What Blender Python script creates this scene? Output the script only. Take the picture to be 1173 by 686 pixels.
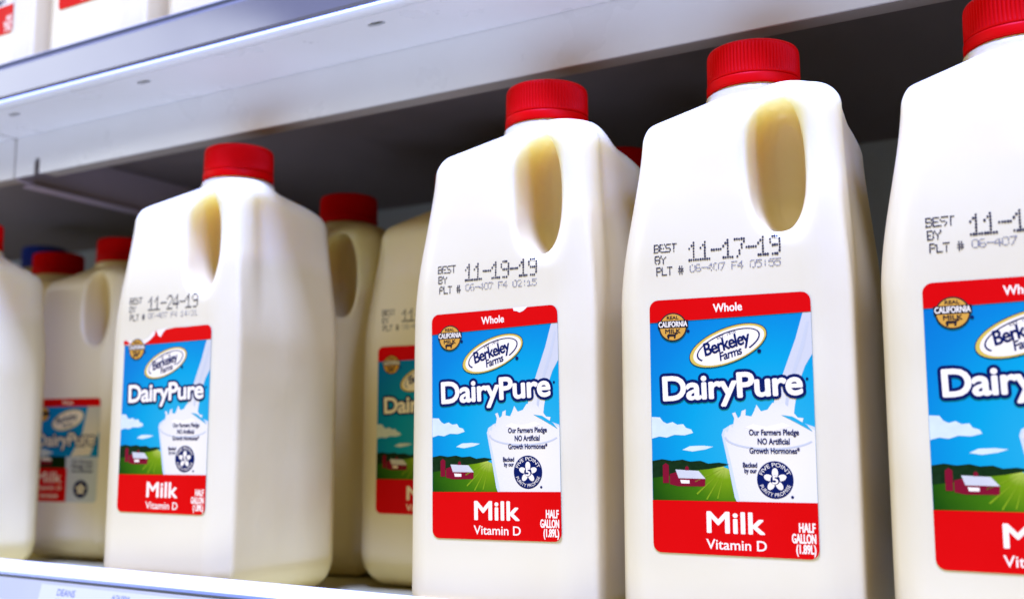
import bpy, bmesh, math, random
import numpy as np
from mathutils import Vector, Matrix
from mathutils.geometry import tessellate_polygon

random.seed(7)
for o in list(bpy.data.objects):
    bpy.data.objects.remove(o)
scene = bpy.context.scene
COL = scene.collection
MM = 0.001

# ------------------------------------------------------------------ camera
cam_d = bpy.data.cameras.new('camera')
cam = bpy.data.objects.new('camera', cam_d)
COL.objects.link(cam)
cam.location = (0, 0, 0.0833)
cam.rotation_euler = (math.radians(90 + 7.52), 0, math.radians(30.97))
cam_d.sensor_width = 36
cam_d.lens = 36 * 1228 / 1173
cam_d.clip_start = 0.01
cam_d.clip_end = 50
cam_d.dof.use_dof = True
cam_d.dof.focus_distance = 0.425
cam_d.dof.aperture_fstop = 8.5
scene.camera = cam

# ------------------------------------------------------------------ light
world = bpy.data.worlds.new('World')
scene.world = world
world.use_nodes = True
bg = world.node_tree.nodes['Background']
bg.inputs['Color'].default_value = (1.0, 0.83, 0.50, 1)
bg.inputs['Strength'].default_value = 0.26


def area(name, loc, target, sx, sy, power, col):
    d = bpy.data.lights.new(name, 'AREA')
    d.shape = 'RECTANGLE'
    d.size = sx
    d.size_y = sy
    d.energy = power
    d.color = col
    o = bpy.data.objects.new(name, d)
    COL.objects.link(o)
    o.location = loc
    o.rotation_euler = (Vector(target) - Vector(loc)).to_track_quat('-Z', 'Y').to_euler()
    return o


# aisle luminaire above and to the left of the shelf, and a farther one down the aisle
area('aisle_light', (-0.12, -0.36, 2.86), (-0.22, 0.42, 0.14), 0.6, 0.5, 248, (0.62, 0.92, 3.7))
# the next lamp along the aisle, to the right
area('side_aisle_light', (1.45, -0.72, 1.45), (-0.40, 0.43, 0.17), 0.5, 0.5, 26, (0.63, 0.90, 3.2))
# light thrown up by the bright shop floor, and a lamp farther down the aisle that glints in the channel
area('floor_bounce', (-0.45, -0.50, -0.72), (-0.35, 0.42, 0.22), 1.9, 0.5, 13, (0.60, 0.75, 1.20))
area('far_aisle_light', (-2.96, -1.25, 1.21), (-0.62, 0.40, 0.31), 1.5, 0.6, 20, (0.90, 0.95, 1.0))

vs = scene.view_settings
vs.view_transform = 'Standard'
vs.look = 'None'
vs.exposure = 0.0
vs.gamma = 1.0
scene.render.engine = 'CYCLES'


# ------------------------------------------------------------------ materials
def new_mat(name):
    m = bpy.data.materials.new(name)
    m.use_nodes = True
    nt = m.node_tree
    return m, nt, nt.nodes['Principled BSDF']


def plain(name, col, rough=0.4, spec=0.5, metal=0.0, noise=0.0, nscale=60, bump=0.0, bscale=300):
    m, nt, p = new_mat(name)
    p.inputs['Base Color'].default_value = (*col, 1)
    p.inputs['Roughness'].default_value = rough
    p.inputs['Specular IOR Level'].default_value = spec
    p.inputs['Metallic'].default_value = metal
    if noise or bump:
        tc = nt.nodes.new('ShaderNodeTexCoord')
    if noise:
        n = nt.nodes.new('ShaderNodeTexNoise')
        n.inputs['Scale'].default_value = nscale
        n.inputs['Detail'].default_value = 6
        nt.links.new(tc.outputs['Object'], n.inputs['Vector'])
        mx = nt.nodes.new('ShaderNodeMix')
        mx.data_type = 'RGBA'
        mx.inputs[6].default_value = (*[c * (1 - noise) for c in col], 1)
        mx.inputs[7].default_value = (*[min(1, c * (1 + noise)) for c in col], 1)
        nt.links.new(n.outputs['Fac'], mx.inputs[0])
        nt.links.new(mx.outputs[2], p.inputs['Base Color'])
        mr = nt.nodes.new('ShaderNodeMapRange')
        mr.inputs['To Min'].default_value = max(0.02, rough - 0.12)
        mr.inputs['To Max'].default_value = min(1, rough + 0.12)
        nt.links.new(n.outputs['Fac'], mr.inputs['Value'])
        nt.links.new(mr.outputs['Result'], p.inputs['Roughness'])
    if bump:
        n2 = nt.nodes.new('ShaderNodeTexNoise')
        n2.inputs['Scale'].default_value = bscale
        nt.links.new(tc.outputs['Object'], n2.inputs['Vector'])
        b = nt.nodes.new('ShaderNodeBump')
        b.inputs['Strength'].default_value = bump
        b.inputs['Distance'].default_value = 0.001
        nt.links.new(n2.outputs['Fac'], b.inputs['Height'])
        nt.links.new(b.outputs['Normal'], p.inputs['Normal'])
    return m


def milk_plastic(name, level=0.180, milk=(0.73, 0.56, 0.20)):
    """translucent milk jug: milk shows cream below its level, the empty headspace is greyer"""
    m, nt, p = new_mat(name)
    tc = nt.nodes.new('ShaderNodeTexCoord')
    sep = nt.nodes.new('ShaderNodeSeparateXYZ')
    nt.links.new(tc.outputs['Object'], sep.inputs[0])
    nz = nt.nodes.new('ShaderNodeTexNoise')
    nz.inputs['Scale'].default_value = 18
    nt.links.new(tc.outputs['Object'], nz.inputs['Vector'])
    ad = nt.nodes.new('ShaderNodeMath')
    ad.operation = 'MULTIPLY_ADD'
    ad.inputs[1].default_value = 0.016
    nt.links.new(nz.outputs['Fac'], ad.inputs[0])
    nt.links.new(sep.outputs['Z'], ad.inputs[2])
    mr = nt.nodes.new('ShaderNodeMapRange')
    mr.interpolation_type = 'SMOOTHSTEP'
    mr.inputs['From Min'].default_value = level
    mr.inputs['From Max'].default_value = level + 0.012
    nt.links.new(ad.outputs[0], mr.inputs['Value'])
    mx = nt.nodes.new('ShaderNodeMix')
    mx.data_type = 'RGBA'
    mx.inputs[6].default_value = (*milk, 1)
    mx.inputs[7].default_value = (0.77, 0.61, 0.255, 1)
    nt.links.new(mr.outputs['Result'], mx.inputs[0])
    nt.links.new(mx.outputs[2], p.inputs['Base Color'])
    p.inputs['Roughness'].default_value = 0.36
    p.inputs['Specular IOR Level'].default_value = 0.45
    for sock, lo, hi in (('Subsurface Weight', 0.12, 1.0), ('Subsurface Scale', 0.004, 0.030)):
        m2 = nt.nodes.new('ShaderNodeMapRange')
        m2.inputs['To Min'].default_value = lo
        m2.inputs['To Max'].default_value = hi
        nt.links.new(mr.outputs['Result'], m2.inputs['Value'])
        nt.links.new(m2.outputs['Result'], p.inputs[sock])
    p.inputs['Subsurface Radius'].default_value = (1.0, 0.95, 0.85)
    # faint moulding ripple of blown plastic
    n2 = nt.nodes.new('ShaderNodeTexNoise')
    n2.inputs['Scale'].default_value = 45
    n2.inputs['Detail'].default_value = 4
    mp = nt.nodes.new('ShaderNodeMapping')
    mp.inputs['Scale'].default_value = (1, 1, 0.35)
    nt.links.new(tc.outputs['Object'], mp.inputs[0])
    nt.links.new(mp.outputs[0], n2.inputs['Vector'])
    n3 = nt.nodes.new('ShaderNodeTexNoise')                # shallow dents left by handling
    n3.inputs['Scale'].default_value = 14
    n3.inputs['Detail'].default_value = 1
    oi = nt.nodes.new('ShaderNodeObjectInfo')
    sh = nt.nodes.new('ShaderNodeVectorMath')
    nt.links.new(tc.outputs['Object'], sh.inputs[0])
    nt.links.new(oi.outputs['Random'], sh.inputs[1])
    nt.links.new(sh.outputs[0], n3.inputs['Vector'])
    b0 = nt.nodes.new('ShaderNodeBump')
    b0.inputs['Strength'].default_value = 0.35
    b0.inputs['Distance'].default_value = 0.006
    nt.links.new(n3.outputs['Fac'], b0.inputs['Height'])
    b = nt.nodes.new('ShaderNodeBump')
    b.inputs['Strength'].default_value = 0.3
    b.inputs['Distance'].default_value = 0.0012
    nt.links.new(n2.outputs['Fac'], b.inputs['Height'])
    nt.links.new(b0.outputs['Normal'], b.inputs['Normal'])
    nt.links.new(b.outputs['Normal'], p.inputs['Normal'])
    return m


LW, LH, LZ = 61.4, 95.0, 43.5          # label width, height, foot above the jug's base (mm)


def radial_print(name, cols, centre, radii, axis_grad=None):
    """printed picture: radial blend of colours about a point of the label (mm), optional sideways blend"""
    m, nt, p = new_mat(name)
    tc = nt.nodes.new('ShaderNodeTexCoord')
    sep = nt.nodes.new('ShaderNodeSeparateXYZ')
    nt.links.new(tc.outputs['Object'], sep.inputs[0])
    cmb = nt.nodes.new('ShaderNodeCombineXYZ')
    nt.links.new(sep.outputs['X'], cmb.inputs['X'])
    nt.links.new(sep.outputs['Z'], cmb.inputs['Z'])
    dist = nt.nodes.new('ShaderNodeVectorMath')
    dist.operation = 'DISTANCE'
    dist.inputs[1].default_value = ((centre[0] - LW / 2) * MM, 0, (centre[1] + LZ) * MM)
    nt.links.new(cmb.outputs[0], dist.inputs[0])
    mr = nt.nodes.new('ShaderNodeMapRange')
    mr.inputs['From Min'].default_value = radii[0] * MM
    mr.inputs['From Max'].default_value = radii[1] * MM
    nt.links.new(dist.outputs['Value'], mr.inputs['Value'])
    cr = nt.nodes.new('ShaderNodeValToRGB')
    el = cr.color_ramp.elements
    el[0].position, el[0].color = cols[0][0], (*cols[0][1], 1)
    el[1].position, el[1].color = cols[-1][0], (*cols[-1][1], 1)
    for pos, c in cols[1:-1]:
        e = el.new(pos)
        e.color = (*c, 1)
    nz = nt.nodes.new('ShaderNodeTexNoise')
    nz.inputs['Scale'].default_value = 260
    nz.inputs['Detail'].default_value = 5
    nt.links.new(tc.outputs['Object'], nz.inputs['Vector'])
    ad = nt.nodes.new('ShaderNodeMath')
    ad.operation = 'MULTIPLY_ADD'
    ad.inputs[1].default_value = 0.10 if axis_grad is None else 0.02
    nt.links.new(nz.outputs['Fac'], ad.inputs[0])
    nt.links.new(mr.outputs['Result'], ad.inputs[2])
    nt.links.new(ad.outputs[0], cr.inputs['Fac'])
    nt.links.new(cr.outputs['Color'], p.inputs['Base Color'])
    p.inputs['Roughness'].default_value = 0.38
    p.inputs['Specular IOR Level'].default_value = 0.06
    return m


M = {}
M['jug'] = milk_plastic('milk_plastic')
M['jug_small'] = milk_plastic('milk_plastic_full_lit', 0.30, (0.84, 0.67, 0.30))  # milk colour raised to stand in for light on the left jugs
M['cap'] = plain('red_cap_plastic', (0.62, 0.001, 0.001), 0.45, 0.04, noise=0.06, nscale=40)
M['cap_blue'] = plain('blue_cap_plastic', (0.004, 0.02, 0.16), 0.42, 0.35)
PR = dict(rough=0.40, spec=0.06)
M['red'] = plain('print_red', (0.63, 0.001, 0.0005), noise=0.04, nscale=30, **PR)
M['white'] = plain('print_white', (0.86, 0.66, 0.265), **PR)
M['navy'] = plain('print_navy', (0.003, 0.008, 0.032), **PR)
M['gold'] = plain('print_gold', (0.62, 0.38, 0.03), **PR)
M['badge_gold'] = plain('print_badge_gold', (0.62, 0.27, 0.02), **PR)
M['black'] = plain('print_black', (0.02, 0.013, 0.008), **PR)
M['barn'] = plain('print_barn_red', (0.20, 0.004, 0.008), **PR)
M['hill'] = plain('print_dark_green', (0.006, 0.02, 0.002), noise=0.5, nscale=700, **PR)
M['glass'] = plain('print_glass_tint', (0.56, 0.52, 0.30), **PR)
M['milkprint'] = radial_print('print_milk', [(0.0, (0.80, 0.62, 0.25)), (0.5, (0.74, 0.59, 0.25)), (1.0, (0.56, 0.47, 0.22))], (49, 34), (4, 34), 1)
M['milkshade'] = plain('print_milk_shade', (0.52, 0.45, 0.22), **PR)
M['cloud'] = plain('print_cloud', (0.60, 0.57, 0.27), noise=0.12, nscale=300, **PR)
M['skyprint'] = radial_print('print_sky', [(0.0, (0.30, 0.42, 0.22)), (0.18, (0.02, 0.30, 0.21)), (0.5, (0.002, 0.26, 0.205)),
                                           (0.8, (0.002, 0.165, 0.185)), (1.0, (0.002, 0.13, 0.17))], (46, 40), (0, 64), 1)
M['field'] = radial_print('print_field', [(0.0, (0.62, 0.56, 0.05)), (0.20, (0.17, 0.25, 0.002)), (0.48, (0.045, 0.13, 0.001)),
                                          (1.0, (0.006, 0.045, 0.0006))], (28, 32), (0, 32))
M['ink'] = plain('inkjet_black', (0.04, 0.034, 0.024), 0.7, 0.1)
M['ink_faint'] = plain('inkjet_grey', (0.17, 0.15, 0.10), 0.7, 0.1)
M['paint'] = plain('white_enamel', (0.80, 0.79, 0.76), 0.30, 0.5, noise=0.05, nscale=25, bump=0.08, bscale=120)
M['rail'] = plain('rail_enamel', (0.72, 0.61, 0.35), 0.32, 0.4, noise=0.08, nscale=60, bump=0.08, bscale=120)
M['deck'] = plain('shelf_deck', (0.52, 0.44, 0.15), 0.45, 0.4, noise=0.10, nscale=45)
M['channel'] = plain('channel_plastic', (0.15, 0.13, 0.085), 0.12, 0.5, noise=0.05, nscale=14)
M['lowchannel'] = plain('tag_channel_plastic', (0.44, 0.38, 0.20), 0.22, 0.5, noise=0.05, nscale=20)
M['bluelip'] = plain('channel_lip_blue', (0.14, 0.15, 0.14), 0.25, 0.5)
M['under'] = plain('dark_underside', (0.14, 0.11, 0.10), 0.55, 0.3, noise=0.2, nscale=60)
M['flange'] = plain('flange_grey', (0.30, 0.26, 0.22), 0.45, 0.4)
M['bracket'] = plain('bracket_grey', (0.36, 0.30, 0.35), 0.45, 0.4, noise=0.1, nscale=30)
M['wall'] = plain('cooler_wall', (0.42, 0.46, 0.46), 0.5, 0.4, noise=0.15, nscale=12)
M['tag'] = plain('tag_paper', (0.54, 0.46, 0.24), 0.6, 0.3)
M['tagink'] = plain('tag_ink', (0.08, 0.09, 0.10), 0.6, 0.3)
M['green'] = plain('tag_green', (0.01, 0.25, 0.16), 0.5, 0.3)
M['paper'] = plain('torn_paper', (0.84, 0.64, 0.27), 0.7, 0.2)


# ------------------------------------------------------------------ mesh helpers
def mesh_obj(name, verts, faces, mat, parent=None, smooth=False):
    me = bpy.data.meshes.new(name)
    me.from_pydata([tuple(v) for v in verts], [], [tuple(int(i) for i in f) for f in faces])
    me.materials.append(mat)
    if smooth:
        me.polygons.foreach_set('use_smooth', [True] * len(me.polygons))
    me.update()
    return link(name, me, parent)


def link(name, me, parent=None):
    o = bpy.data.objects.new(name, me)
    COL.objects.link(o)
    if parent is not None:
        o.parent = parent
    return o


def tag(o, label, cat, group=None):
    o['label'] = label
    o['category'] = cat
    if group:
        o['group'] = group
    return o


def empty(name, loc, rz=0.0):
    o = bpy.data.objects.new(name, None)
    o.empty_display_size = 0.02
    COL.objects.link(o)
    o.location = loc
    o.rotation_euler = (0, 0, rz)
    return o


def extrude_profile(name, prof, x0, x1, mat, parent=None, bevel=0.0):
    """closed profile of (y, z) in mm run along X between x0 and x1 (mm)"""
    bm = bmesh.new()
    a = [bm.verts.new((x0 * MM, y * MM, z * MM)) for y, z in prof]
    b = [bm.verts.new((x1 * MM, y * MM, z * MM)) for y, z in prof]
    n = len(prof)
    for i in range(n):
        bm.faces.new((a[i], a[(i + 1) % n], b[(i + 1) % n], b[i]))
    bm.faces.new(a[::-1])
    bm.faces.new(b)
    bmesh.ops.recalc_face_normals(bm, faces=bm.faces[:])
    if bevel:
        bmesh.ops.bevel(bm, geom=bm.edges[:], offset=bevel * MM, segments=2, profile=0.5, affect='EDGES')
    me = bpy.data.meshes.new(name)
    bm.to_mesh(me)
    bm.free()
    me.materials.append(mat)
    return link(name, me, parent)


def plate_with_holes(name, outer, holes, to3d, thick, mat, parent=None):
    """flat plate: outer outline and holes in 2-D mm, to3d(u, v, w) -> metres"""
    loops = [outer] + holes
    flat = [p for l in loops for p in l]
    tris = tessellate_polygon([[Vector((u, v, 0)) for u, v in l] for l in loops])
    n = len(flat)
    V = [to3d(u, v, 0) for u, v in flat] + [to3d(u, v, thick) for u, v in flat]
    F = [tuple(t) for t in tris] + [tuple(i + n for i in t[::-1]) for t in tris]
    k = 0
    for l in loops:
        for i in range(len(l)):
            a, b = k + i, k + (i + 1) % len(l)
            F.append((a, b, b + n, a + n))
        k += len(l)
    o = mesh_obj(name, V, F, mat, parent)
    bm = bmesh.new()
    bm.from_mesh(o.data)
    bmesh.ops.recalc_face_normals(bm, faces=bm.faces[:])
    bm.to_mesh(o.data)
    bm.free()
    return o


def capsule2d(cx, cy, rx, ry, n=20):
    return [(cx + rx * math.cos(2 * math.pi * i / n), cy + ry * math.sin(2 * math.pi * i / n)) for i in range(n)]


# ------------------------------------------------------------------ jug body: distance field -> mesh
def smoothstep(a, b, x):
    t = np.clip((x - a) / float(b - a), 0, 1)
    return t * t * (3 - 2 * t)


def half_width(z):
    return 45.75 - 5.6 * smoothstep(132, 216, z)


def front_depth(z):
    return 49.0 - 2.6 * smoothstep(150, 216, z)


def rint(a, b, r):
    return np.minimum(-r, np.maximum(a, b)) + np.hypot(np.maximum(a + r, 0), np.maximum(b + r, 0))


def smin(a, b, k):
    h = np.clip(0.5 + 0.5 * (b - a) / k, 0, 1)
    return b * (1 - h) + a * h - k * h * (1 - h)


def rbox2(u, v, hu, hv, r):
    qu, qv = np.abs(u) - hu + r, np.abs(v) - hv + r
    return np.hypot(np.maximum(qu, 0), np.maximum(qv, 0)) + np.minimum(np.maximum(qu, qv), 0) - r


def jug_sdf(x, y, z):
    w = half_width(z)
    q2 = math.sqrt(2)
    fd = np.where(y < 0, front_depth(z), w)
    xb, yb = x + 1.25, y * w / fd
    xb = np.where(xb < 0, xb * w / (w - 4.0 * smoothstep(135, 208, z)), xb)
    d2 = rint(rbox2(xb, yb, w, w, 3.0), (np.abs(xb) + np.abs(yb)) / q2 - (w * q2 - 5.5 + 4.9 * smoothstep(-5, 15, xb) * smoothstep(5, -15, y)), 4.0)
    d2 = rint(d2, 0.40 * xb - 0.9165 * y - (0.40 * (w - 12.5) + 0.9165 * fd), 1.6)
    s, t = (x - y) / math.sqrt(2), (x + y) / math.sqrt(2)
    m = (np.abs(x) ** 3 + np.abs(y) ** 3 + 1e-6) ** (1 / 3)
    raise_ = 7.5 * np.exp(-(t / 22.0) ** 4) * smoothstep(8, 40, s)
    roof = 224.5 - 0.54 * np.maximum(m - 18, 0) + raise_ * smoothstep(16, 36, m)
    body = rint(d2, (z - roof) * 0.88, 5.5)
    rho = np.hypot(x, y)
    neck = np.maximum(rho - 17.6, np.abs(z - 222) - 14)
    body = smin(body, neck, 5.0)
    bead = np.hypot(np.maximum(rho - 18.9, 0), np.maximum(np.abs(z - 226.2) - 0.6, 0)) - 1.3
    body = smin(body, bead, 1.2)
    # handle column on the front right corner, then the finger hole through that corner
    sh_, th_ = (x + 4.0 - y) / q2, (x + 4.0 + y) / q2
    h2 = rbox2(sh_ - 49.6 + 6.0 * smoothstep(172, 118, z), th_, 8.0, 9.0, 5.5)
    handle = rint(h2, np.abs(z - 162.5) - 53.5, 6.0)
    body = smin(body, handle, 7.0)
    zs = z - 187.5

    def slot(cx, a, b):                                   # upright superellipse opening seen along one face
        u, v = (cx + 0.04 * zs) / a, zs / b
        k = (np.abs(u) ** 2.4 + np.abs(v) ** 2.4 + 1e-9) ** (1 / 2.4)
        gk = np.hypot(np.abs(u) ** 1.4 / a, np.abs(v) ** 1.4 / b) * k ** -1.4 + 1e-6
        return np.maximum(np.maximum(k - 1, -0.8) / gk, -10.0)
    front = rint(slot(x - 18.6, 10.6, 27.0), y + 21.0, 6.0)
    hole = front
    op = smoothstep(-6, 14, t)
    body = rint(body, -hole, 2.4 + 4.2 * smoothstep(44, 54, s) * (1 - op) )
    # base
    body = rint(body, -z, 21.0)
    return body


def surface_net(f, lo, hi, h):
    ax = [np.arange(lo[i], hi[i] + h, h) for i in range(3)]
    X, Y, Z = np.meshgrid(*ax, indexing='ij')
    D = f(X, Y, Z)
    n = D.shape
    S = D < 0
    cells = np.zeros((n[0] - 1, n[1] - 1, n[2] - 1), bool)
    cnt = np.zeros(cells.shape, int)
    for i in (0, 1):
        for j in (0, 1):
            for k in (0, 1):
                cnt += S[i:n[0] - 1 + i, j:n[1] - 1 + j, k:n[2] - 1 + k]
    cells = (cnt > 0) & (cnt < 8)
    idx = -np.ones(cells.shape, int)
    idx[cells] = np.arange(cells.sum())
    ci = np.argwhere(cells)
    acc = np.zeros((len(ci), 3))
    num = np.zeros(len(ci))
    corners = [(i, j, k) for i in (0, 1) for j in (0, 1) for k in (0, 1)]
    for a in corners:
        for d in range(3):
            if a[d]:
                continue
            b = list(a)
            b[d] = 1
            da = D[ci[:, 0] + a[0], ci[:, 1] + a[1], ci[:, 2] + a[2]]
            db = D[ci[:, 0] + b[0], ci[:, 1] + b[1], ci[:, 2] + b[2]]
            cr = (da < 0) != (db < 0)
            tt = np.where(cr, da / np.where(cr, da - db, 1), 0)
            P = ci + np.array(a, float)
            P[:, d] += tt
            acc[cr] += P[cr]
            num[cr] += 1
    V = np.array(lo) + h * acc / num[:, None]
    quads = []
    for d in range(3):
        e1, e2 = (d + 1) % 3, (d + 2) % 3
        sa = [slice(None)] * 3
        sb = [slice(None)] * 3
        sa[d] = slice(0, -1)
        sb[d] = slice(1, None)
        A, B = S[tuple(sa)], S[tuple(sb)]
        E = np.argwhere(A != B)
        E = E[(E[:, e1] > 0) & (E[:, e2] > 0) & (E[:, e1] < n[e1] - 1) & (E[:, e2] < n[e2] - 1)]
        flip = A[E[:, 0], E[:, 1], E[:, 2]]
        q = []
        for o1, o2 in ((-1, -1), (0, -1), (0, 0), (-1, 0)):
            c = E.copy()
            c[:, e1] += o1
            c[:, e2] += o2
            q.append(idx[c[:, 0], c[:, 1], c[:, 2]])
        q = np.stack(q, 1)
        q[~flip] = q[~flip][:, ::-1]
        quads.append(q)
    Q = np.concatenate(quads)
    for _ in range(4):                                   # settle the vertices on the true surface
        e = 0.05
        d0 = f(*V.T)
        g = np.stack([(f(*(V + e * np.eye(3)[i]).T) - f(*(V - e * np.eye(3)[i]).T)) / (2 * e) for i in range(3)], 1)
        V = V - 0.9 * g * (d0 / np.maximum((g * g).sum(1), 0.2))[:, None]
    return V, Q


JV, JQ = surface_net(jug_sdf, (-54, -54, -3), (54, 54, 240), 1.5)
jug_mesh = bpy.data.meshes.new('body')
jug_mesh.from_pydata((JV * MM).tolist(), [], JQ.tolist())
jug_mesh.polygons.foreach_set('use_smooth', [True] * len(jug_mesh.polygons))
jug_mesh.materials.append(M['jug'])
jug_mesh.update()
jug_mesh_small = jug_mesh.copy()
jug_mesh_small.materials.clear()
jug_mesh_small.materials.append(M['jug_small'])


# ------------------------------------------------------------------ cap
def lathe_mesh(name, prof, mat, seg=48, ribs=0, amp=0.0, rib_rows=()):
    V, F = [], []
    for k, (r, z) in enumerate(prof):
        for i in range(seg):
            rr = r
            if ribs and k in rib_rows:
                rr -= amp * (0.5 + 0.5 * math.cos(2 * math.pi * ribs * i / seg)) ** 2
            a = 2 * math.pi * i / seg
            V.append((rr * math.cos(a) * MM, rr * math.sin(a) * MM, z * MM))
    for k in range(len(prof) - 1):
        for i in range(seg):
            j = (i + 1) % seg
            F.append((k * seg + i, k * seg + j, (k + 1) * seg + j, (k + 1) * seg + i))
    F.append(tuple((len(prof) - 1) * seg + i for i in range(seg)))
    me = bpy.data.meshes.new(name)
    me.from_pydata(V, [], F)
    me.polygons.foreach_set('use_smooth', [True] * (len(F) - 1) + [False])
    me.materials.append(mat)
    me.update()
    return me


CAP_R = 19.4
cap_prof = [(17.0, 233.7), (CAP_R - 0.1, 233.7), (CAP_R, 234.2), (CAP_R, 235.2), (CAP_R, 239), (CAP_R - 0.05, 243), (CAP_R - 0.1, 245.4),
            (CAP_R - 0.35, 246.6), (CAP_R - 0.9, 247.5), (CAP_R - 1.8, 248.0), (CAP_R - 2.6, 248.1)]
ring_prof = [(17.5, 229.2), (CAP_R + 0.25, 229.2), (CAP_R + 0.35, 229.8), (CAP_R + 0.3, 232.6), (CAP_R + 0.1, 233.3), (17.5, 233.3)]
cap_mesh = {c: lathe_mesh('cap', cap_prof, M[c], 400, 80, 0.75, (3, 4, 5, 6)) for c in ('cap', 'cap_blue')}
ring_mesh = {c: lathe_mesh('tamper_ring', ring_prof, M[c], 72) for c in ('cap', 'cap_blue')}


# ------------------------------------------------------------------ printing on the label
def on_face(u, v, layer, u0=-LW / 2, v0=LZ):
    """(u, v) mm on the label -> metres on the jug's front face"""
    z = v + v0
    return ((u + u0) * MM, (-float(front_depth(np.float64(z))) - 0.10 - 0.022 * layer) * MM, z * MM)


PIECES = []            # (name, mesh) of every printed piece, shared by the labels of all jugs


def poly_mesh(name, pts, mat, layer, holes=(), fine=False):
    loops = [list(pts)] + [list(h) for h in holes]
    flat = [p for l in loops for p in l]
    tris = tessellate_polygon([[Vector((u, v, 0)) for u, v in l] for l in loops])
    F = []
    for t in tris:
        a, b, c = (Vector(flat[i]) for i in t)
        F.append(tuple(t) if (b - a).cross(c - a) > 0 else tuple(t[::-1]))
    me = bpy.data.meshes.new(name)
    me.from_pydata([on_face(u, v, layer) for u, v in flat], [], F)
    me.materials.append(mat)
    me.update()
    return me


def piece(name, pts, mat, layer, holes=()):
    PIECES.append((name, poly_mesh(name, pts, M[mat], layer, holes)))


def ellipse(cx, cy, rx, ry, rot=0.0, n=40, a0=0, a1=360):
    c, s = math.cos(math.radians(rot)), math.sin(math.radians(rot))
    full = abs(a1 - a0) >= 360
    out = []
    for i in range(n if full else n + 1):
        a = math.radians(a0 + (a1 - a0) * i / n)
        x, y = rx * math.cos(a), ry * math.sin(a)
        out.append((cx + x * c - y * s, cy + x * s + y * c))
    return out


def glyphs(s, bold=0.0, shear=0.0, spacing=1.0):
    cu = bpy.data.curves.new('t', 'FONT')
    cu.body = s
    cu.offset = bold
    cu.shear = shear
    cu.space_character = spacing
    cu.resolution_u = 4
    ob = bpy.data.objects.new('t', cu)
    COL.objects.link(ob)
    dg = bpy.context.evaluated_depsgraph_get()
    me = ob.evaluated_get(dg).to_mesh()
    V = np.array([v.co[:2] for v in me.vertices])
    F = [tuple(p.vertices) for p in me.polygons]
    ob.evaluated_get(dg).to_mesh_clear()
    bpy.data.objects.remove(ob)
    bpy.data.curves.remove(cu)
    return V, F


CAPH = glyphs('H')[0][:, 1].max()


def text_mesh(name, s, x0, x1, y, caph, mat, layer, rot=0.0, bold=0.0, shear=0.0, spacing=1.0, place=None, n=8):
    """write s with its baseline at (x0, y), stretched to end at x1 and caph mm tall; bold = stroke gain in mm"""
    V, F = glyphs(s, 0.0, shear, spacing)
    sx = (x1 - x0) / (V[:, 0].max() - V[:, 0].min())
    sy = caph / CAPH
    P = np.stack([(V[:, 0] - V[:, 0].min()) * sx, V[:, 1] * sy], 1)
    c, sn = math.cos(math.radians(rot)), math.sin(math.radians(rot))
    P = np.stack([x0 + P[:, 0] * c - P[:, 1] * sn, y + P[:, 0] * sn + P[:, 1] * c], 1)
    pl = place or (lambda u, v, d=0.0: on_face(u, v, layer + d))
    offs = [(0, 0)]
    if bold:
        offs += [(bold * math.cos(2 * math.pi * i / n), bold * math.sin(2 * math.pi * i / n)) for i in range(n)]
        if bold > 0.6:
            offs += [(0.5 * bold * math.cos(2 * math.pi * i / n), 0.5 * bold * math.sin(2 * math.pi * i / n)) for i in range(n)]
    VV, FF = [], []
    for q, (ox, oy) in enumerate(offs):
        b = len(VV)
        VV += [pl(u + ox, v + oy, 0.035 * q) if place is None else pl(u + ox, v + oy) for u, v in P]
        FF += [tuple(i + b for i in f) for f in F]
    me = bpy.data.meshes.new(name)
    me.from_pydata(VV, [], FF)
    me.materials.append(mat)
    me.update()
    return me


def words(name, s, x0, x1, y, caph, mat, layer, **k):
    PIECES.append((name, text_mesh(name, s, x0, x1, y, caph, M[mat], layer, **k)))


def round_rect(x0, y0, x1, y1, r, n=6, which='abcd'):
    P = []
    for key, cx, cy, a in (('a', x1 - r, y1 - r, 0), ('b', x0 + r, y1 - r, 90), ('c', x0 + r, y0 + r, 180), ('d', x1 - r, y0 + r, 270)):
        if key in which:
            for i in range(n + 1):
                t = math.radians(a + 90 * i / n)
                P.append((cx + r * math.cos(t), cy + r * math.sin(t)))
        else:
            P.append({'a': (x1, y1), 'b': (x0, y1), 'c': (x0, y0), 'd': (x1, y0)}[key])
    return P


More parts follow.
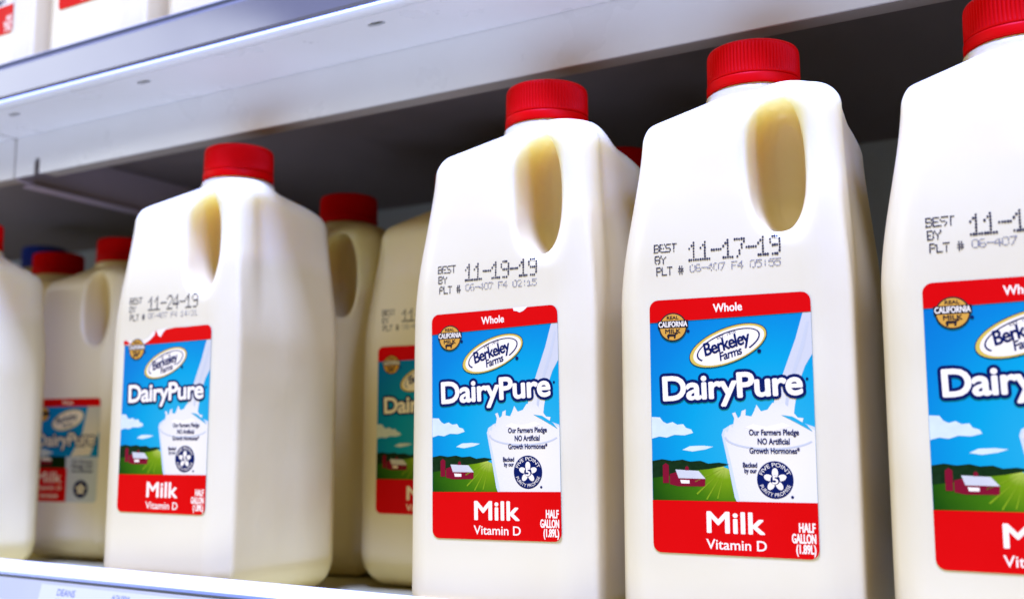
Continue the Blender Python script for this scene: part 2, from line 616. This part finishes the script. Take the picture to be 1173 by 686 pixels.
def design():
    W, H = LW, LH
    E = 0.0
    # picture: hills, field, farm, clouds
    piece('cloud', [(0.1, 42.2), (3, 43.0), (6, 42.6), (9, 43.6), (13, 43.4), (16.4, 44.3), (15.6, 45.6), (13.6, 46.2), (12.6, 47.6), (10.2, 47.4),
                    (8.4, 48.4), (6.2, 47.8), (4.6, 48.6), (3.4, 50.2), (0.1, 50.4)], 'cloud', 1)
    piece('cloud', [(12, 38.0), (16, 37.4), (21, 38.2), (24, 39.2), (20, 39.6), (15, 39.4)], 'cloud', 1)
    piece('field', [(0.1, 19.2), (33, 19.2), (31, 30.5), (27.4, 32.0), (20, 31.3), (10, 31.6), (0.1, 31.2)], 'field', 1)
    hb = [(0.1, 27.5), (8, 28.6), (16, 30.4), (22, 31.0), (27.4, 32.0)]
    ht = [(30, 32.8), (26, 33.4), (22, 33.0), (19, 34.0), (15, 33.7), (12, 34.4), (8, 33.9), (4, 34.5), (0.1, 33.8)]
    piece('hill', hb + ht, 'hill', 2)
    for i, (a, l) in enumerate(((205, 13), (222, 15), (238, 14), (254, 12))):    # sun rays over the field
        t, d = math.radians(a), math.radians(1.2)
        piece('sun_ray', [(28.5, 31.8), (28.5 + l * math.cos(t - d), 31.8 + l * math.sin(t - d)), (28.5 + l * math.cos(t + d), 31.8 + l * math.sin(t + d))], 'field_light', 3)
    piece('barn', [(6.9, 25.2), (10.2, 24.5), (20.6, 24.6), (20.7, 27.5), (17, 27.6), (10.4, 27.8), (9.8, 29.8), (6.9, 29.0)], 'barn', 3)
    piece('barn_roof', [(10.4, 27.5), (20.8, 27.4), (18.2, 30.3), (9.2, 30.7)], 'milkprint', 4)
    piece('barn_wall', [(11.4, 25.6), (14.6, 25.6), (14.6, 26.8), (11.0, 26.9)], 'white', 4)
    piece('silo', [(4.2, 25.6), (6.6, 25.6), (6.6, 32.2), (5.4, 33.1), (4.2, 32.2)], 'barn', 4)
    piece('cupola', [(13.0, 30.4), (14.4, 30.4), (14.4, 31.5), (13.7, 32.1), (13.0, 31.5)], 'barn', 4)
    # poured milk and the glass
    R = W - 0.05
    piece('milk_stream', [(58.4, 87.4), (R, 87.5), (R, 72.4), (58.6, 68), (56.2, 62), (54.5, 54), (53.4, 46), (44.5, 46), (47.5, 57), (51.2, 67), (55.5, 78)], 'milkprint', 1)
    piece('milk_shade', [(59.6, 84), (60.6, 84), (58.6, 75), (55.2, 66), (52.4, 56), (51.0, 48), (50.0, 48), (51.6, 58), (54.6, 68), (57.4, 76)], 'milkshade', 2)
    piece('glass', [(27.3, 43.6), (28.0, 45.6), (31, 47.3), (36, 48.6), (44, 49.0), (52, 48.6), (58, 47.4), (R, 46.2), (R, 19.6), (32.3, 19.4), (31.6, 21), (29.6, 32)], 'glass', 2)
    crown = [(28.2, 43.2), (28.6, 45.0), (29.6, 44.4), (30.4, 47.2), (31.6, 46.2), (32.2, 49.6), (31.4, 51.4), (32.6, 51.8), (33.6, 49.6), (34.6, 50.4), (35.0, 52.2),
             (36.6, 52.8), (36.4, 50.6), (38.6, 50.2), (39.6, 52.0), (40.6, 54.4), (42.2, 52.0), (44.6, 52.6), (46.4, 55.0), (50.6, 55.0), (53.4, 52.0), (55.4, 49.6), (57.4, 49.4), (57.0, 47.8), (R, 45.0)]
    piece('milk', crown + [(R, 19.55), (33.4, 19.45), (32.4, 24), (30.2, 35)], 'milkprint', 3)
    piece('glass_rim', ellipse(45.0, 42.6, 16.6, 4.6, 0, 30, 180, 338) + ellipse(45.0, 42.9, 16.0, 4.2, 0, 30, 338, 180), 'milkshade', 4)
    piece('milk_swirl', [(36, 46.2), (41, 44.8), (47, 45.0), (53, 46.6), (50, 47.8), (44, 46.4), (39, 47.4)], 'white', 4)
    piece('milk_swirl', [(49.5, 50.6), (53.5, 50.0), (58.5, 47.0), (60.5, 44.6), (58.0, 46.0), (54, 48.2)], 'skyprint', 5)
    # bottom red band
    piece('red_band', [(0, 19.2)] + round_rect(0, 0, W, 19.5, 3.4, which='cd')[2:] + [(W, 19.6)], 'red', 5)
    words('lettering', 'Milk', 21.1, 42.2, 8.1, 7.3, 'white', 6, bold=0.27)
    words('lettering', 'Vitamin D', 20.6, 42.8, 2.1, 3.5, 'white', 6, bold=0.06)
    words('lettering', 'HALF', 54.6, 60.2, 9.3, 3.1, 'white', 6, bold=0.12)
    words('lettering', 'GALLON', 52.0, 60.3, 5.5, 3.1, 'white', 6, bold=0.12)
    words('lettering', '(1.89L)', 53.4, 60.2, 1.9, 3.0, 'white', 6, bold=0.12)
    # pledge and purity badge
    words('lettering', 'Our Farmers Pledge', 37.6, 55.6, 43.4, 2.0, 'navy', 6, bold=0.08)
    words('lettering', 'NO Artificial', 40.7, 52.2, 40.1, 2.1, 'navy', 6, bold=0.08)
    words('lettering', 'Growth Hormones*', 37.6, 55.7, 36.8, 2.0, 'navy', 6, bold=0.08)
    words('lettering', 'Backed', 35.0, 40.2, 31.8, 1.7, 'navy', 6, bold=0.08)
    words('lettering', 'by our', 35.5, 40.0, 29.8, 1.6, 'navy', 6, bold=0.08)
    piece('badge', ellipse(46.6, 27.4, 6.6, 6.7), 'navy', 5)
    for k in range(5):
        a = math.radians(90 + 72 * k)
        piece('badge_petal', ellipse(46.6 + 2.5 * math.cos(a), 27.4 + 2.5 * math.sin(a), 1.75, 1.15, math.degrees(a), 14), 'white', 6)
    piece('badge_centre', ellipse(46.6, 27.4, 1.75, 1.75, 0, 20), 'navy', 7)
    words('lettering', '5', 45.6, 47.6, 26.0, 2.9, 'white', 8, bold=0.12)

    def arc(s, a0, a1, r, h, inward):
        V, F = glyphs(s, 0.0)
        w = V[:, 0].max() - V[:, 0].min()
        P = []
        for x, y in V:
            q = (x - V[:, 0].min()) / w
            a = math.radians(a0 + (a1 - a0) * q)
            rr = r + (y / CAPH * h if not inward else (1 - y / CAPH) * h)
            P.append((46.6 + rr * math.cos(a), 27.4 + rr * math.sin(a)))
        me = bpy.data.meshes.new('lettering')
        me.from_pydata([on_face(u, v, 7) for u, v in P], [], F)
        me.materials.append(M['white'])
        PIECES.append(('lettering', me))
    arc('FIVE POINT', 160, 20, 4.7, 1.4, False)
    arc('PURITY PROMISE', 200, 340, 4.7, 1.3, True)
    piece('trade_mark', ellipse(52.6, 21.4, 0.55, 0.55, 0, 10), 'navy', 5)
    # brand name with its navy outline
    for nm, mt, ly, bo in (('lettering_outline', 'navy', 6, 1.5), ('lettering', 'white', 8, 0.38)):
        words(nm, 'DairyPure', 5.2, 57.4, 56.6, 8.7, mt, ly, bold=bo, rot=1.6, spacing=0.95, n=16 if bo > 1 else 8)
    piece('trade_mark', ellipse(59.2, 63.4, 0.5, 0.5, 0, 10), 'navy', 5)
    # oval farm emblem
    rot = 19.0
    piece('oval_edge', ellipse(30.4, 76.5, 15.6, 6.75, rot), 'navy', 5)
    piece('oval_gold', ellipse(30.4, 76.5, 15.3, 6.45, rot), 'gold', 6)
    piece('oval_white', ellipse(30.7, 76.45, 14.2, 5.85, rot), 'white', 7)
    o, i_ = ellipse(30.6, 76.6, 12.7, 4.9, rot, 50, -55, 205), ellipse(30.6, 76.7, 12.1, 4.35, rot, 50, 205, -55)
    piece('oval_ring', o + i_, 'navy', 8)
    words('lettering', 'Berkeley', 21.9, 39.9, 72.9, 4.6, 'navy', 9, rot=15.0, bold=0.16, shear=0.1, spacing=0.9)
    words('lettering', 'Farms', 27.6, 36.4, 70.9, 3.0, 'navy', 9, rot=16.0, bold=0.10, shear=0.2, spacing=0.9)
    words('lettering', 'EST. 1910', 26.6, 34.0, 79.0, 0.9, 'navy', 9, rot=17.0, bold=0.0)
    piece('trade_mark', ellipse(42.2, 74.0, 0.75, 0.75, 0, 12), 'navy', 5)
    # round gold dairy seal
    piece('seal_edge', ellipse(9.3, 84.4, 5.6, 5.5), 'black', 8)
    piece('seal_gold', ellipse(9.3, 84.4, 5.1, 5.0), 'badge_gold', 9)
    piece('seal_banner', [(3.3, 84.0), (15.4, 84.0), (15.4, 86.9), (3.3, 86.9)], 'black', 10)
    words('lettering', 'CALIFORNIA', 3.7, 15.0, 84.5, 2.0, 'white', 11, bold=0.07)
    words('lettering', 'REAL', 7.0, 11.6, 87.4, 1.2, 'black', 11, bold=0.05)
    words('lettering', 'MILK', 6.3, 12.3, 82.1, 1.5, 'black', 11, bold=0.08)
    piece('seal_cow', [(7.2, 80.0), (7.8, 80.0), (7.9, 80.8), (9.6, 80.8), (9.7, 80.0), (10.3, 80.0), (10.5, 81.4), (11.6, 82.0), (11.0, 82.3), (9.8, 81.7), (7.4, 81.8), (6.9, 81.2)], 'black', 11)
    piece('trade_mark', ellipse(15.3, 82.6, 0.6, 0.6, 0, 10), 'navy', 5)


M['field_light'] = plain('print_sun_ray', (0.20, 0.27, 0.004), **PR)
design()

TOP_BAND = [(0, 86.4)] + [(LW, 87.6)] + round_rect(0, 80, LW, LH, 3.4, which='ab')[:-2]
TOP_TORN = [(14.0, 86.7), (LW, 87.6)] + round_rect(0, 80, LW, LH, 3.4, which='ab')[:7] + [(52, 94.9), (44, 94.6), (36, 94.7), (30, 93.9), (27.4, 92.2), (26.0, 90.6), (24.6, 92.9), (22.4, 93.8),
            (21.0, 91.6), (19.2, 89.6), (17.0, 88.4)]
panel_full = poly_mesh('label', round_rect(0, 0, LW, LH, 3.5), M['skyprint'], 0)
panel_torn = poly_mesh('label', [(0, 3.5)] + round_rect(0, 0, LW, 20, 3.5, which='cd')[2:15] + [(LW, 3.5)]
                       + round_rect(0, 80, LW, LH, 3.5, which='ab')[:7]
                       + [(40, 94.6), (30, 93.6), (26, 90.4), (21, 90.8), (16, 88.4), (11, 88.8), (7, 87.4), (3, 88.2), (0, 87.0)], M['skyprint'], 0)
BAND = {'full': poly_mesh('red_band', TOP_BAND, M['red'], 5), 'torn': poly_mesh('red_band', TOP_TORN, M['red'], 5)}
SCRAP = [('torn_scrap', poly_mesh('torn_scrap', [(-0.6, 87.2), (3, 86.6), (8, 87.0), (14, 86.8), (18, 88.6), (21.5, 91.2), (22.4, 93.4), (20.5, 93.0), (18.0, 90.4), (14.5, 88.9), (11.0, 89.4),
                                                (7.5, 88.3), (4, 89.2), (0.5, 88.4)], M['paper'], 7)),
         ('torn_scrap', poly_mesh('torn_scrap', [(-0.8, 88.6), (-0.2, 87.2), (2.6, 87.0), (4.6, 87.8), (2.4, 88.7), (0.6, 89.6)], M['red'], 8)),
         ('torn_scrap', poly_mesh('torn_scrap', [(23.0, 93.6), (24.6, 91.0), (26.2, 90.2), (27.8, 92.4), (29.5, 94.0), (31, 94.8), (27, 94.3)], M['paper'], 7))]
NICK = [('torn_scrap', poly_mesh('torn_scrap', [(40.6, 95.3), (41.0, 93.9), (42.6, 93.6), (43.8, 93.0), (45.4, 93.5), (46.4, 94.2), (47.8, 95.3)], M['paper'], 7))]
WHOLE = text_mesh('lettering', 'Whole', 25.3, 36.2, 89.3, 3.0, M['white'], 6, rot=1.0, bold=0.10)

# inkjet dot-matrix date code
DOT = {'0': '0E11191513110E', '1': '040C040404041F', '2': '0E11010204081F', '3': '0E11010601110E', '4': '02060A121F0202', '5': '1F101E0101110E',
       '6': '0E10101E11110E', '7': '1F010202040408', '9': '0E11110F01010E', '-': '0000001F000000', 'B': '1E11111E11111E', 'E': '1F10101E10101F',
       'S': '0F10100E01011E', 'T': '1F040404040404', 'Y': '11110A04040404', 'P': '1E11111E101010', 'L': '1010101010101F', '#': '0A0A1F0A1F0A0A',
       'F': '1F10101E101010', ':': '00040400040400', ' ': '00000000000000'}
DOT['0'] = '0E11111111110E'
DOT['1'] = '040C14040404 1F'.replace(' ', '')


def dots(s, x0, x1, y, h, d, V, F, rnd, drop=0.0):
    pitch = (x1 - x0) / (len(s) - 0.2)
    cw, ch = pitch * 0.78 / 4, h / 6
    for k, chx in enumerate(s):
        rows = DOT[chx]
        for r in range(7):
            bits = int(rows[2 * r:2 * r + 2], 16)
            for c in range(5):
                if bits >> (4 - c) & 1 and rnd.random() > drop:
                    cx = x0 + k * pitch + c * cw + rnd.uniform(-0.06, 0.06)
                    cy = y + h - r * ch + rnd.uniform(-0.05, 0.05)
                    b = len(V)
                    q = d * rnd.uniform(0.85, 1.12)
                    for i in range(8):
                        a = math.pi * (i + 0.5) / 4
                        V.append(on_face(cx + q * cw * 0.62 * math.cos(a), cy + q * ch * 0.62 * math.sin(a), 0.4))
                    F.append(tuple(range(b, b + 8)))


def date_print(parent, day, code, seed):
    rnd = random.Random(seed)
    V, F = [], []
    dots('BEST', 2.3, 11.2, 112.4, 2.9, 0.95, V, F, rnd, 0.05)
    dots('BY', 2.6, 6.9, 107.9, 2.9, 0.95, V, F, rnd, 0.05)
    dots('PLT #', 3.2, 13.8, 103.4, 2.9, 0.95, V, F, rnd, 0.05)
    dots(day, 16.4, 51.0, 108.4, 6.6, 0.78, V, F, rnd, 0.0)
    mesh_obj('date_print', V, F, M['ink'], parent)
    V, F = [], []
    dots(code, 16.6, 51.0, 103.9, 2.6, 0.8, V, F, rnd, 0.10)
    mesh_obj('date_print', V, F, M['ink_faint'], parent)


# ------------------------------------------------------------------ jugs
def make_jug(x, y, z, rz, label, group, kind='full', day=None, code=None, seed=1, cap='cap', dz=0.0, scale=(1, 1, 1), body=None, skew=0.0):
    t = empty('milk_jug', (x * MM, y * MM, z * MM), math.radians(rz))
    t.scale = scale
    tag(t, label, 'milk jug', group)
    link('body', body or jug_mesh, t)
    c = link('cap', cap_mesh[cap], t)
    c.rotation_euler = (0, 0, random.uniform(0, 6))
    link('tamper_ring', ring_mesh[cap], c)
    if kind in ('full', 'torn', 'nick'):
        lb = link('label', panel_torn if kind == 'torn' else panel_full, t)
        lb.location = (0, 0, dz * MM)
        if skew:
            pv = Vector((0, 0, (LZ + LH / 2) * MM))
            lb.matrix_local = Matrix.Translation((0, 0, dz * MM)) @ Matrix.Translation(pv) @ Matrix.Rotation(math.radians(skew), 4, 'Y') @ Matrix.Translation(-pv)
        for n, me in PIECES:
            if kind == 'torn' and n == 'skip':
                continue
            link(n, me, lb)
        link('red_band', BAND['torn' if kind == 'torn' else 'full'], lb)
        if kind == 'torn':
            for n, me in SCRAP:
                link(n, me, lb)
        else:
            link('lettering', WHOLE, lb)
        if kind == 'nick':
            for n, me in NICK:
                link(n, me, lb)
    if day:
        date_print(t, day, code, seed)
    return t


ROW = 'half gallon milk jugs in the front row of the shelf'
make_jug(-442.2, 433.0, 0, 2.9, 'white milk jug dated 11-24-19 with torn upper label edge, first large jug from left', ROW, 'torn', '11-24-19', '06-407 F4 14:31', 1, dz=3.5)
make_jug(-239.1, 430.6, 0, 1.5, 'white milk jug dated 11-19-19 with small nick in the top of its label', ROW, 'nick', '11-19-19', '06-407 F4 02:15', 2, dz=-0.3, skew=-0.9)
make_jug(-139.0, 432.0, 0, 3.7, 'white milk jug dated 11-17-19 with whole label and bright red cap, second from right', ROW, 'full', '11-17-19', '06-407 F4 05:55', 3, dz=-1.4)
make_jug(-35.6, 431.2, 0, 0.0, 'white milk jug cut off by the right edge of the picture', ROW, 'full', '11-17-19', '06-407 F4 05:55', 4, dz=-2.0)
BACK = 'half gallon milk jugs standing behind the front row'
make_jug(-359.7, 544.8, 0, 3.8, 'shaded milk jug with half hidden label behind the jug dated 11-19-19', BACK, 'full', '11-19-19', '06-407 F4 02:15', 5, dz=-0.9)
make_jug(-466.2, 559.7, 0, 12, 'shaded milk jug with dark red cap just behind the jug dated 11-24-19', BACK, 'plain')
make_jug(-258.0, 552.0, 0, 2, 'milk jug behind the front row with only a sliver of red cap showing', BACK, 'plain')


# ------------------------------------------------------------------ small jugs on the left
def small_label(t):
    """shorter label: red top, emblem, name, farm with the red block on the left and the glass on the right"""
    W, H = LW, 76.0
    o = link('label', poly_mesh('label', round_rect(0, 0, W, H, 3.0), M['glass'], 0), t)

    def add(n, pts, mat, ly):
        link(n, poly_mesh(n, pts, M[mat], ly), o)

    def wr(s, x0, x1, y, h, mat, ly, **k):
        link('lettering', text_mesh('lettering', s, x0, x1, y, h, M[mat], ly, **k), o)
    add('sky_print', [(0, 33), (W, 33), (W, 71), (0, 71)], 'blue', 1)
    add('red_band', [(0, 70)] + [(W, 70)] + round_rect(0, 60, W, H, 3.0, which='ab')[:-2], 'red', 2)
    wr('Whole', 26, 36, 71.6, 2.6, 'white', 3, bold=0.12)
    add('oval_gold', ellipse(32, 60, 15, 7, 16), 'gold', 3)
    add('oval_white', ellipse(32.2, 60, 14.2, 6.2, 16), 'white', 4)
    wr('Berkeley', 22, 41, 57.2, 4.6, 'navy', 5, rot=12, bold=0.12)
    wr('Farms', 28, 37, 54.2, 3, 'navy', 5, rot=12, bold=0.06)
    add('seal_gold', ellipse(9, 64.5, 5.2, 5.2), 'badge_gold', 3)
    add('seal_banner', [(3.5, 63.6), (14.8, 63.6), (14.8, 66.4), (3.5, 66.4)], 'black', 4)
    for mt, ly, bo in (('navy', 5, 1.4), ('white', 7, 0.3)):
        wr('DairyPure', 4, 58, 40.5, 9, mt, ly, bold=bo, rot=1.5, spacing=0.95)
    add('cloud', [(0.1, 33), (12, 33), (20, 36), (12, 38.5), (5, 39), (0.1, 38)], 'cloud', 2)
    add('field', [(0.1, 24), (32, 24), (32, 33), (16, 33.5), (0.1, 33)], 'hill', 2)
    add('barn', [(8, 27), (19, 27), (19, 30), (17, 32), (10, 32), (8, 30)], 'barn', 3)
    add('barn_roof', [(9.5, 30), (19.4, 30), (17, 32.4), (8.5, 32.4)], 'white', 4)
    add('milk_stream', [(50, 70), (W, 70), (W, 52), (54, 34), (36, 33), (46, 50)], 'milkprint', 2)
    add('red_block', [(0, 24.5)] + round_rect(0, 0, 33.5, 24.5, 3.0, which='c')[2:-1] + [(33.5, 0), (33.5, 24.5)], 'red', 4)
    wr('Milk', 5, 29, 14, 7.6, 'white', 5, bold=0.12)
    wr('Vitamin D', 5, 29, 8.6, 3.2, 'white', 5, bold=0.06)
    wr('HALF GALLON', 10, 26, 3.0, 2.4, 'white', 5, bold=0.12)
    for i, s in enumerate(('Our Farmers', 'Pledge NO', 'Artificial')):
        wr(s, 38, 57, 28.5 - 3.4 * i, 2.0, 'navy', 5, bold=0.12)
    add('badge', ellipse(47, 9.5, 6.6, 6.6), 'navy', 4)
    for k in range(5):
        a = math.radians(90 + 72 * k)
        add('badge_petal', ellipse(47 + 2.5 * math.cos(a), 9.5 + 2.5 * math.sin(a), 1.8, 1.2, math.degrees(a), 14), 'white', 5)


M['blue'] = plain('print_blue', (0.003, 0.20, 0.22), **PR)
LEFT = 'cream milk jugs at the left end of the shelf'
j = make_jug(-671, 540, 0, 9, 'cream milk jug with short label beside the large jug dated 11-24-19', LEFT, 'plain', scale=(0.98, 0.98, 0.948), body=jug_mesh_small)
small_label(j)
make_jug(-692, 436, 0, 166, 'cream milk jug cut off by the left edge of the picture', LEFT, 'plain', scale=(0.80, 0.80, 0.935))
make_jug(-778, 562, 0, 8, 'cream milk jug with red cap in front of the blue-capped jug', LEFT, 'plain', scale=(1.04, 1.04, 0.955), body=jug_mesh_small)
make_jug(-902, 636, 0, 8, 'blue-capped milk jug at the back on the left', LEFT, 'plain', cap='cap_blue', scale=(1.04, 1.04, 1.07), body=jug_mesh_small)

# ------------------------------------------------------------------ shelf the jugs stand on
XL, XR = -1700, 420
sh = empty('shelf', (0, 0, 0))
tag(sh, 'white metal shelf with front rail and price channel under the large milk jugs', 'shelf')
extrude_profile('deck', [(382.5, 0), (753, 0), (753, -2), (382.5, -2)], XL, XR, M['deck'], sh)
extrude_profile('front_rail', [(382, -2), (382, 14), (380.6, 17.4), (378.4, 18.4), (376.6, 17.9), (369.4, 14.6), (368.4, 13.8), (368.4, -2)], XL, XR, M['rail'], sh)
extrude_profile('channel_lip', [(368.2, 13.2), (366.2, 13.9), (365.6, 12.8), (366.2, 11.6), (368.2, 11.2)], XL, XR, M['bluelip'], sh)
ch = extrude_profile('price_channel', [(368.2, 11), (366.0, 11.4), (359.4, -17), (358.6, -19), (361, -20.5), (368.2, -19)], XL, XR, M['lowchannel'], sh)
tl = Vector((366.0, 11.4))
td = (Vector((359.4, -17)) - tl).normalized()


def on_channel(u, v, d=0.25):
    """u along X (mm), v mm down the sloping channel face"""
    n = Vector((td.y, -td.x))
    if n.x > 0:
        n = -n
    q = tl + td * v + n * d
    return (u * MM, q.x * MM, q.y * MM)


def tag_strip(x0, x1):
    o = mesh_obj('price_tag', [on_channel(x0, 1.6), on_channel(x1, 1.6), on_channel(x1, 27), on_channel(x0, 27)], [(0, 3, 2, 1)], M['tag'], sh)
    return o


pt = tag_strip(-505, -395)


def tag_words(s, x0, x1, v, h, mat, par):
    me = text_mesh('lettering', s, x0, x1, 0, h, mat, 0, place=lambda a, b: on_channel(a, v - b, 0.35))
    link('lettering', me, par)


tag_words('DEANS', -491, -477, 6.6, 3.2, M['tagink'], pt)
tag_words('WHOLE MILK HALF GALLON', -491, -441, 11.4, 3.2, M['tagink'], pt)
tag_words('ALTA DENA', -449, -436, 5.6, 2.2, M['tagink'], pt)
dot = [on_channel(-421 + 2 * math.cos(i * math.pi / 8), 5.4 + 2 * math.sin(i * math.pi / 8), 0.35) for i in range(16)]
mesh_obj('green_dot', dot, [tuple(range(15, -1, -1))], M['green'], pt)

# ------------------------------------------------------------------ shelf above
us = empty('shelf', (0, 0, 0.31))
us.location = (0, 0, 0)
tag(us, 'white metal shelf overhead with lavender price channel and slotted lip', 'shelf')
ZD = 304.0
extrude_profile('deck', [(405.5, ZD), (753, ZD), (753, ZD - 3), (405.5, ZD - 3)], XL, XR, M['deck'], us)
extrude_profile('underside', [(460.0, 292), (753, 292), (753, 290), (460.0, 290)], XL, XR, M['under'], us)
extrude_profile('front_rail', [(405, 294.2), (405, 318), (403.6, 321.4), (401.6, 322.3), (400.2, 321.4), (400.0, 294.2)], XL, XR, M['paint'], us)
extrude_profile('channel_lip', [(399.8, 321.6), (398.2, 322.2), (397.2, 321.2), (397.6, 319.8), (399.8, 319.4)], XL, XR, M['bluelip'], us)
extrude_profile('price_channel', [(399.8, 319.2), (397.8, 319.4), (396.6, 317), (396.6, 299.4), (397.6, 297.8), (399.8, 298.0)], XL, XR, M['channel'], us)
bead = [(398.2 + 3.2 * math.cos(a), 294.7 + 2.5 * math.sin(a)) for a in [2 * math.pi * i / 16 for i in range(16)]]
extrude_profile('channel_bead', bead, XL, XR, M['paint'], us)
XJ = -673.0                                             # joint between two shelf sections
for (a, b) in ((XJ + 1.0, XR), (XL, XJ - 1.0)):
    slots = [capsule2d(x, 411.3, 5.6, 2.3) for x in (-623, -500, -327, -156, -780, -920) if a + 8 < x < b - 8]
    plate_with_holes('slotted_lip', [(a, 401), (b, 401), (b, 446.6), (a, 446.6)], slots, lambda u, v, w: (u * MM, v * MM, (292.8 + w) * MM), 1.3, M['paint'], us)
    if b == XR:
        outer = [(a, 264.8), (-651.5, 264.8), (-651.5, 273)] + [(-648.5 + 3 * math.cos(t), 273 + 3.4 * math.sin(t)) for t in [math.pi * (1 - i / 8) for i in range(1, 8)]] \
            + [(-645.5, 273), (-645.5, 264.8), (b, 264.8), (b, 294.0), (a, 294.0)]
    else:
        outer = [(a, 264.8), (b, 264.8), (b, 294.0), (a, 294.0)]
    plate_with_holes('front_band', outer, [], lambda u, v, w: (u * MM, (447.0 + w) * MM, v * MM), 1.3, M['paint'], us)
    extrude_profile('return_flange', [(448.6, 264.6), (458.6, 264.6), (458.6, 265.8), (448.6, 265.8)], a if b != XR else -643, b, M['flange'], us)
br = extrude_profile('bracket', [(449, 289.6), (449, 264.2), (459, 262.6), (752, 258), (752, 289.6)], XJ - 1.4, XJ + 1.4, M['bracket'], us)
extrude_profile('bracket_foot', [(459, 262.4), (752, 257.8), (752, 256.4), (459, 261.0)], XJ - 7, XJ + 5, M['bracket'], us)

UP = 'milk jugs on the upper shelf'
make_jug(-655, 456, ZD, 0, 'milk jug base at the top left corner on the upper shelf', UP, 'full', dz=0)
make_jug(-547, 456, ZD, 0, 'milk jug base with a red label corner, middle one on the upper shelf', UP, 'full', dz=4.5)
make_jug(-438, 456, ZD, 0, 'milk jug base at the right on the upper shelf', UP, 'plain')

# ------------------------------------------------------------------ cooler behind
w = extrude_profile('wall', [(754, -60), (754, 700), (762, 700), (762, -60)], XL, XR, M['wall'])
w['kind'] = 'structure'
